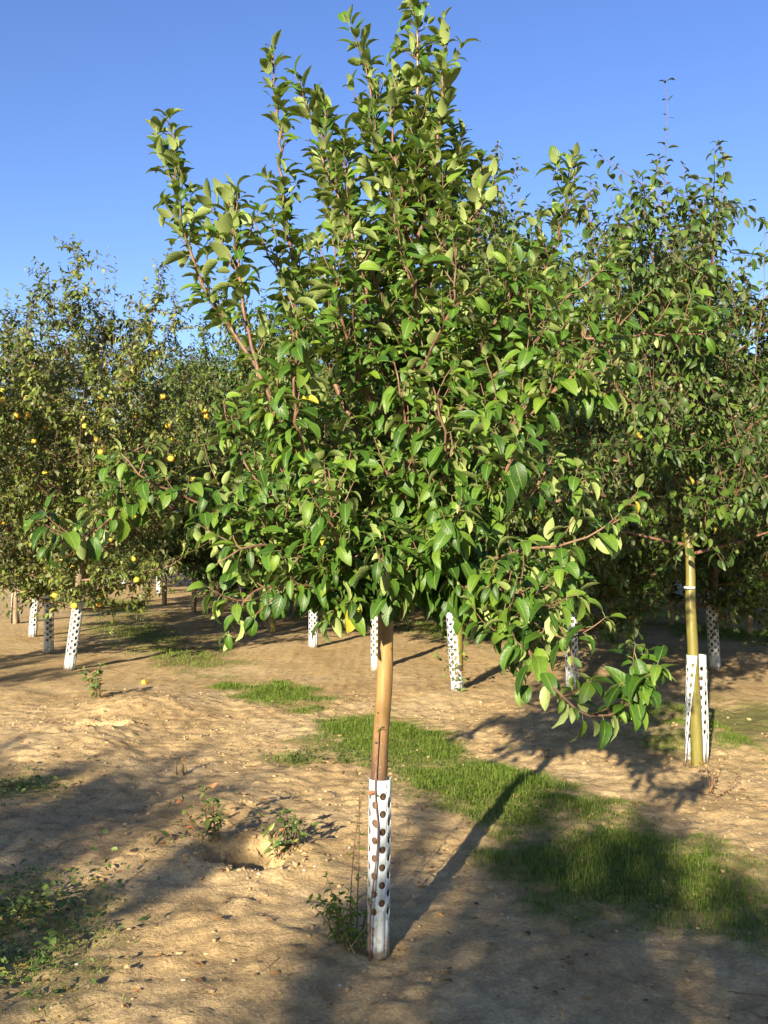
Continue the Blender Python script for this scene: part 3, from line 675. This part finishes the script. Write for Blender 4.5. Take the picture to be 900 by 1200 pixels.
tree_at('far', 162, 691, 'distant shaded tree right of the sunny gap end', None, rz=1.9)
tree_at('far', 186, 697, 'distant tree with dull guard behind the left branch tip', 'dull guard just right of the sunny gap', rz=2.9)
tree_at('far', 500, 716, 'small distant tree seen under the foreground crown', 'tiny distant guard between the foreground trunk and the olive one', rz=3.9)

tree_at('fruit', -95, 792, 'laden apple tree half cut off by the left edge of the view', None, rz=1.4, name='apple_tree', sc=.97)
# rows running on behind: individuals nobody can tell apart
FAR = []
for x0, y0, n in ((3.66, 11, 10), (7.3, 11, 14), (10.9, 11, 16), (14.5, 11, 18)):
    for k in range(1, n): FAR.append((x0 - .42 * 2.1 * k, y0 + .907 * 2.1 * k))
for k in range(3): FAR.append((5.4 - .1 * k + k * 1.3, 8.2 + 1.2 * k))
for y in (15.3, 17.5, 19.6, 21.6, 23.3, 33, 36, 39, 43): FAR.append((-.93 - .46 * (y - 13.1), y))
fr_ = rs(77)
for i, (x, y) in enumerate(FAR):
    if abs(x) > .39 * y + 2.5 or y > 46: continue
    x += fr_.uniform(-.25, .25); y += fr_.uniform(-.25, .25)
    place_tree(('far', 'behind', 'far', 'fruit_b')[i % 4], x, y, 'leafy orchard tree in the crowded rows of the background', rz=fr_.rand() * 6.28, sc=fr_.uniform(.9, 1.15) * (1.1 if x < -1.5 else 1), apples=0, group='background row trees')
# the row behind the photographer, whose shadows lie across the foreground
for i, (x, y, s) in enumerate(((-2.5, -5.1, .79), (-5.1, -4.6, .84), (-6.6, -3.2, .76), (-1.1, -5.6, .80), (-7.6, 1.0, .8), (.3, -7.4, .88), (-3.5, -8.2, .97), (-2.1, -8.5, 1.0), (-2.9, -7.0, .74), (-6.0, -5.5, .86))):
    place_tree('far', x, y, 'orchard tree behind the camera that shades the foreground soil', rz=i * 1.3, sc=s, apples=0, group='row behind the camera')

# distant hedgerow wood that closes the view behind the last rows
r = rs(66); Lv = Leaves(); n = 60000; x = r.uniform(-60, 60, n); y = 60 + r.rand(n) * 8; hmax = 3.2 + 3.5 * fbm(x * .22, y * .05 + 3, 4)
zz = r.rand(n) ** .8 * hmax; az = r.rand(n) * 6.28
Lv.add(np.stack([x, y + zz * .2, zz], 1), np.stack([np.cos(az), np.sin(az), r.uniform(-.6, .3, n)], 1), UP * .6 + r.normal(0, .5, (n, 3)), r.uniform(.2, .42, n)); Lv.done(r, len(SHAPES_LO))
tag(link(bpy.data.objects.new('distant_wood', leaf_mesh('distant_wood', Lv, SHAPES_LO, M_LEAF_B, r))), 'dense distant wood closing the view behind the orchard', 'wood', kind='stuff')

# ------------------------------------------------------------------ grass, weeds, litter
def scatter(seed, n, x0, x1, y0, y1):
    r = rs(seed); return r, r.uniform(x0, x1, n), r.uniform(y0, y1, n)
def blades(name, seed, n, box, hmin, hmax, wid, label, cat):
    r, x, y = scatter(seed, n, *box); tf = turf(x, y); k = (tf ** 1.4 * 1.05 > r.rand(n)) & (np.abs(x) < .42 * y + .4); x, y, tf = x[k], y[k], tf[k]; n = len(x)
    z = gh(x, y); h = r.uniform(hmin, hmax, n) * (.35 + 1.2 * fbm(x * 5, y * 5)) * (.45 + .55 * tf) * np.where(r.rand(n) < .02, 2.0, 1.0); az = r.rand(n) * 6.28; ln = r.uniform(.3, 1.2, n)
    d = np.stack([np.cos(az), np.sin(az), np.zeros(n)], 1); s = np.stack([-np.sin(az), np.cos(az), np.zeros(n)], 1); p = np.stack([x, y, z - .004], 1)
    w = wid * r.uniform(.6, 1.2, n)
    m1 = p + d * (ln * h * .3)[:, None] + UP * (h * .6)[:, None]; tp = p + d * (ln * h)[:, None] + UP * (h * (1 - .35 * ln))[:, None]
    V = np.stack([p - s * w[:, None], p + s * w[:, None], m1 + s * (w * .7)[:, None], m1 - s * (w * .7)[:, None], tp], 1).reshape(-1, 3)
    f0 = np.arange(n)[:, None] * 5; LI = np.concatenate([f0 + [0, 1, 2, 3], f0 + [3, 2, 4]], 1).ravel(); LT = np.tile([4, 3], n)
    me = bpy.data.meshes.new(name); me.vertices.add(len(V)); me.vertices.foreach_set('co', V.ravel()); me.loops.add(len(LI)); me.loops.foreach_set('vertex_index', LI)
    me.polygons.add(2 * n); me.polygons.foreach_set('loop_start', np.concatenate([[0], np.cumsum(LT)[:-1]])); me.polygons.foreach_set('loop_total', LT); me.update(calc_edges=True)
    dry = np.clip(fbm(x * 2.2 + 9, y * 2.2) * 1.3 - .48 + .45 * (1 - tf) + r.normal(0, .18, n), 0, 1)
    a = me.attributes.new('tint', 'FLOAT', 'POINT'); a.data.foreach_set('value', np.repeat(dry, 5)); me.materials.append(M_GRASS)
    tag(link(bpy.data.objects.new(name, me)), label, cat, kind='stuff')
blades('grass', 1, 480000, (-2.2, 2.6, 3.0, 10.0), .014, .050, .0016, 'short patchy grass strip between the near rows', 'grass')
blades('grass', 2, 200000, (-7, 6, 9.5, 24), .025, .075, .004, 'grass strips between the rows farther back', 'grass')

def leafy_stuff(name, seed, cx, cy, rx, ry, n, size, hmax, material, label, cat, flat=.5):
    r = rs(seed); x = r.normal(cx, rx, n); y = r.normal(cy, ry, n); k = fbm(x * 5, y * 5) > .42; x, y = x[k], y[k]; n = len(x)
    Lv = Leaves(); az = r.rand(n) * 6.28; A = np.stack([np.cos(az), np.sin(az), r.uniform(-.2, .6, n)], 1)
    Lv.add(np.stack([x, y, gh(x, y) + r.uniform(.0, hmax, n)], 1), A, UP + r.normal(0, flat, (n, 3)), size * r.uniform(.5, 1.2, n)); Lv.done(r, len(SHAPES_LO))
    tag(link(bpy.data.objects.new(name, leaf_mesh(name, Lv, SHAPES_LO, material, r))), label, cat, kind='stuff')
c = gp(15, 1110); leafy_stuff('weed_cover', 4, c[0] - .1, c[1], .17, .40, 1500, .035, .07, M_WEED, 'low leafy weeds in shade at the bottom left corner', 'weeds')
c = gp(8, 930); leafy_stuff('weed_cover', 5, c[0], c[1], .16, .25, 400, .035, .04, M_WEED, 'low weeds at the left edge of the soil', 'weeds')
c = gp(375, 893); leafy_stuff('weed_cover', 6, c[0], c[1], .16, .12, 200, .04, .04, M_WEED, 'small weed patch left of the foreground trunk', 'weeds')
# fallen leaves
r, x, y = scatter(8, 1500, -3.2, 3.2, 2.9, 11); k = np.abs(x) < .42 * y; x, y = x[k], y[k]; n = len(x); az = r.rand(n) * 6.28
Lv = Leaves(); Lv.add(np.stack([x, y, gh(x, y) + .004], 1), np.stack([np.cos(az), np.sin(az), r.uniform(-.1, .25, n)], 1), UP + r.normal(0, .25, (n, 3)), r.uniform(.012, .045, n)); Lv.done(r, len(SHAPES_LO))
tag(link(bpy.data.objects.new('leaf_litter', leaf_mesh('leaf_litter', Lv, SHAPES_LO, M_DRY, r))), 'dry brown leaf litter scattered over the soil', 'litter', kind='stuff')

r, x, y = scatter(18, 900, -3, 3, 2.8, 9); k = (np.abs(x) < .41 * y) & (fbm(x * 1.5, y * 1.5 + 4) > .5); x, y = x[k], y[k]; mb = MB()
for a, b in zip(x, y):
    q = r.rand() * 3.14; h = r.uniform(.015, .07); P = np.array([[a + t * h * math.cos(q), b + t * h * math.sin(q), 0] for t in (-1, -.3, .4, 1)]); P[1:3, :2] += r.normal(0, .004, (2, 2)); P[:, 2] = gh(P[:, 0], P[:, 1]) + .003
    tube(mb, P, r.uniform(.0007, .0017), 3)
tag(mb.build('straw_litter', M_STRAW), 'dry straw bits and broken twigs lying on the soil', 'litter', kind='stuff')
def lumps(name, seed, n, smin, smax, material, label, cat, ymax=9.5):
    r, x, y = scatter(seed, n, -3, 3, 2.8, ymax); k = (np.abs(x) < .41 * y) & (fbm(x * 2, y * 2 + seed) > .44); x, y = x[k], y[k]; mb = MB()
    for c in (HOLE1, HOLE2):   # loose spoil round the dug holes
        q = r.rand(n // 14) * 6.28; d = r.normal(.24, .07, n // 14); x = np.r_[x, c[0] + d * np.cos(q)]; y = np.r_[y, c[1] + d * np.sin(q)]
    t = (1 + 5 ** .5) / 2; ico = nrm(np.array([(-1, t, 0), (1, t, 0), (-1, -t, 0), (1, -t, 0), (0, -1, t), (0, 1, t), (0, -1, -t), (0, 1, -t), (t, 0, -1), (t, 0, 1), (-t, 0, -1), (-t, 0, 1)], float))
    fc = [(0, 11, 5), (0, 5, 1), (0, 1, 7), (0, 7, 10), (0, 10, 11), (1, 5, 9), (5, 11, 4), (11, 10, 2), (10, 7, 6), (7, 1, 8), (3, 9, 4), (3, 4, 2), (3, 2, 6), (3, 6, 8), (3, 8, 9), (4, 9, 5), (2, 4, 11), (6, 2, 10), (8, 6, 7), (9, 8, 1)]
    Z = gh(x, y)
    for a, b, c_ in zip(x, y, Z):
        s = smin + (smax - smin) * r.rand() ** 3; mb.add((ico * r.uniform(.65, 1.25, (12, 1))) * s * r.uniform(.6, 1.3, 3) * (1, 1, .7) + (a, b, c_ + s * .15), fc)
    tag(mb.build(name, material, smooth=False), label, cat, kind='stuff')
lumps('soil_clods', 31, 3800, .003, .015, M_CLOD, 'small crumbled soil clods on the bare ground', 'clods')
lumps('pebbles', 32, 350, .003, .009, M_STONE, 'pale pebbles strewn over the sandy soil', 'pebbles')

# weeds that stand alone
def weed(name, px, py, h, nst, spread, leaf, label, material=M_WEED, seed=1, fill=.03, stem=M_TWIG, droop=.3, shapes=SHAPES_LO, straight=False):
    r = rs(seed); x, y = gp(px, py); b = np.array([x, y, float(gh(x, y)) - .005]); root = empty(name, b); tag(root, label, 'weed'); Lv = Leaves()
    for i in range(nst):
        st = wander(r, b + np.array([r.normal(0, spread * .25), r.normal(0, spread * .25), 0]), UP + r.normal(0, .05 if straight else .35 * spread / .15, 3), h * r.uniform(.55, 1.0) if i else h, 7, .25, .05 if straight else .12)
        mb = MB(); tube(mb, st, np.linspace(.0028, .001, len(st)), 5); mb.build('stem', stem, root, b); leaves_on(Lv, r, st, fill, leaf, droop, .12)
    Lv.done(r, len(shapes)); tag(link(bpy.data.objects.new('leaves', leaf_mesh('leaves', Lv, shapes, material, r, b, .06)), root), kind='stuff')
    return root
weed('weed', 243, 998, .26, 12, .16, .048, 'leafy green weed with tall stalk at the left rim of the near hole', seed=2)
weed('weed', 332, 1002, .20, 14, .16, .052, 'bushy reddish green weed right of the near hole', seed=3)
weed('weed', 412, 1108, .26, 22, .14, .03, 'yellow green weed tuft at the foot of the foreground guard', seed=4, fill=.014, material=M_GRASS, stem=M_STRAW)
weed('tall_weed', 420, 1095, .68, 3, .06, .026, 'tall thin yellow leaved weed left of the foreground guard', seed=5, fill=.030, straight=True, material=M_GRASS)
b = base + np.array([-.03, -.055, -.01]); root = empty('climbing_weed', b); tag(root, 'thin reddish weed stem climbing up the front of the foreground guard', 'weed')
st = spline([b, b + (.005, -.01, .2), b + (.03, .0, .45), b + (.02, .006, .62), b + (.034, .018, .82)], .04); mb = MB(); tube(mb, st, np.linspace(.0045, .002, len(st)), 6); mb.build('stem', M_TWIG, root, b)
Lv = Leaves(); leaves_on(Lv, rs(4), st[3:], .11, .03, .2); Lv.done(rs(4), len(SHAPES_LO)); tag(link(bpy.data.objects.new('leaves', leaf_mesh('leaves', Lv, SHAPES_LO, M_WEED, rs(5), b, .4)), root), kind='stuff')
weed('weed', 116, 822, .34, 8, .2, .065, 'reddish dock weed standing by the far hole', seed=6)
weed('bindweed', 533, 812, .62, 9, .12, .06, 'light green climbing weed round the guard right of the foreground trunk', seed=7, fill=.05)
weed('dry_stubble', 213, 912, .10, 14, .08, .02, 'tuft of dry straw stubble on the shaded soil', material=M_DRY, seed=8, stem=M_STRAW, fill=.2, straight=True)
weed('weed', 840, 935, .22, 8, .25, .03, 'dry brown weed at the foot of the right trunk shadow', material=M_DRY, seed=9)
weed('weed', 640, 890, .06, 6, .1, .03, 'small dry weed beside the trunk shadow', material=M_DRY, seed=10)
for px, py, lb in ((169, 801, 'yellow windfall apple on the soil near the far hole'),):
    x, y = gp(px, py); a = link(bpy.data.objects.new('windfall_apple', APPLE)); a.location = (x, y, float(gh(x, y)) + .022); a.scale = (.062,) * 3; a.rotation_euler = (1.2, .3, 1); tag(a, lb, 'apple')
print('main leaves', NLEAF_MAIN, {k: len(v['L'].P) for k, v in PROTO.items()})
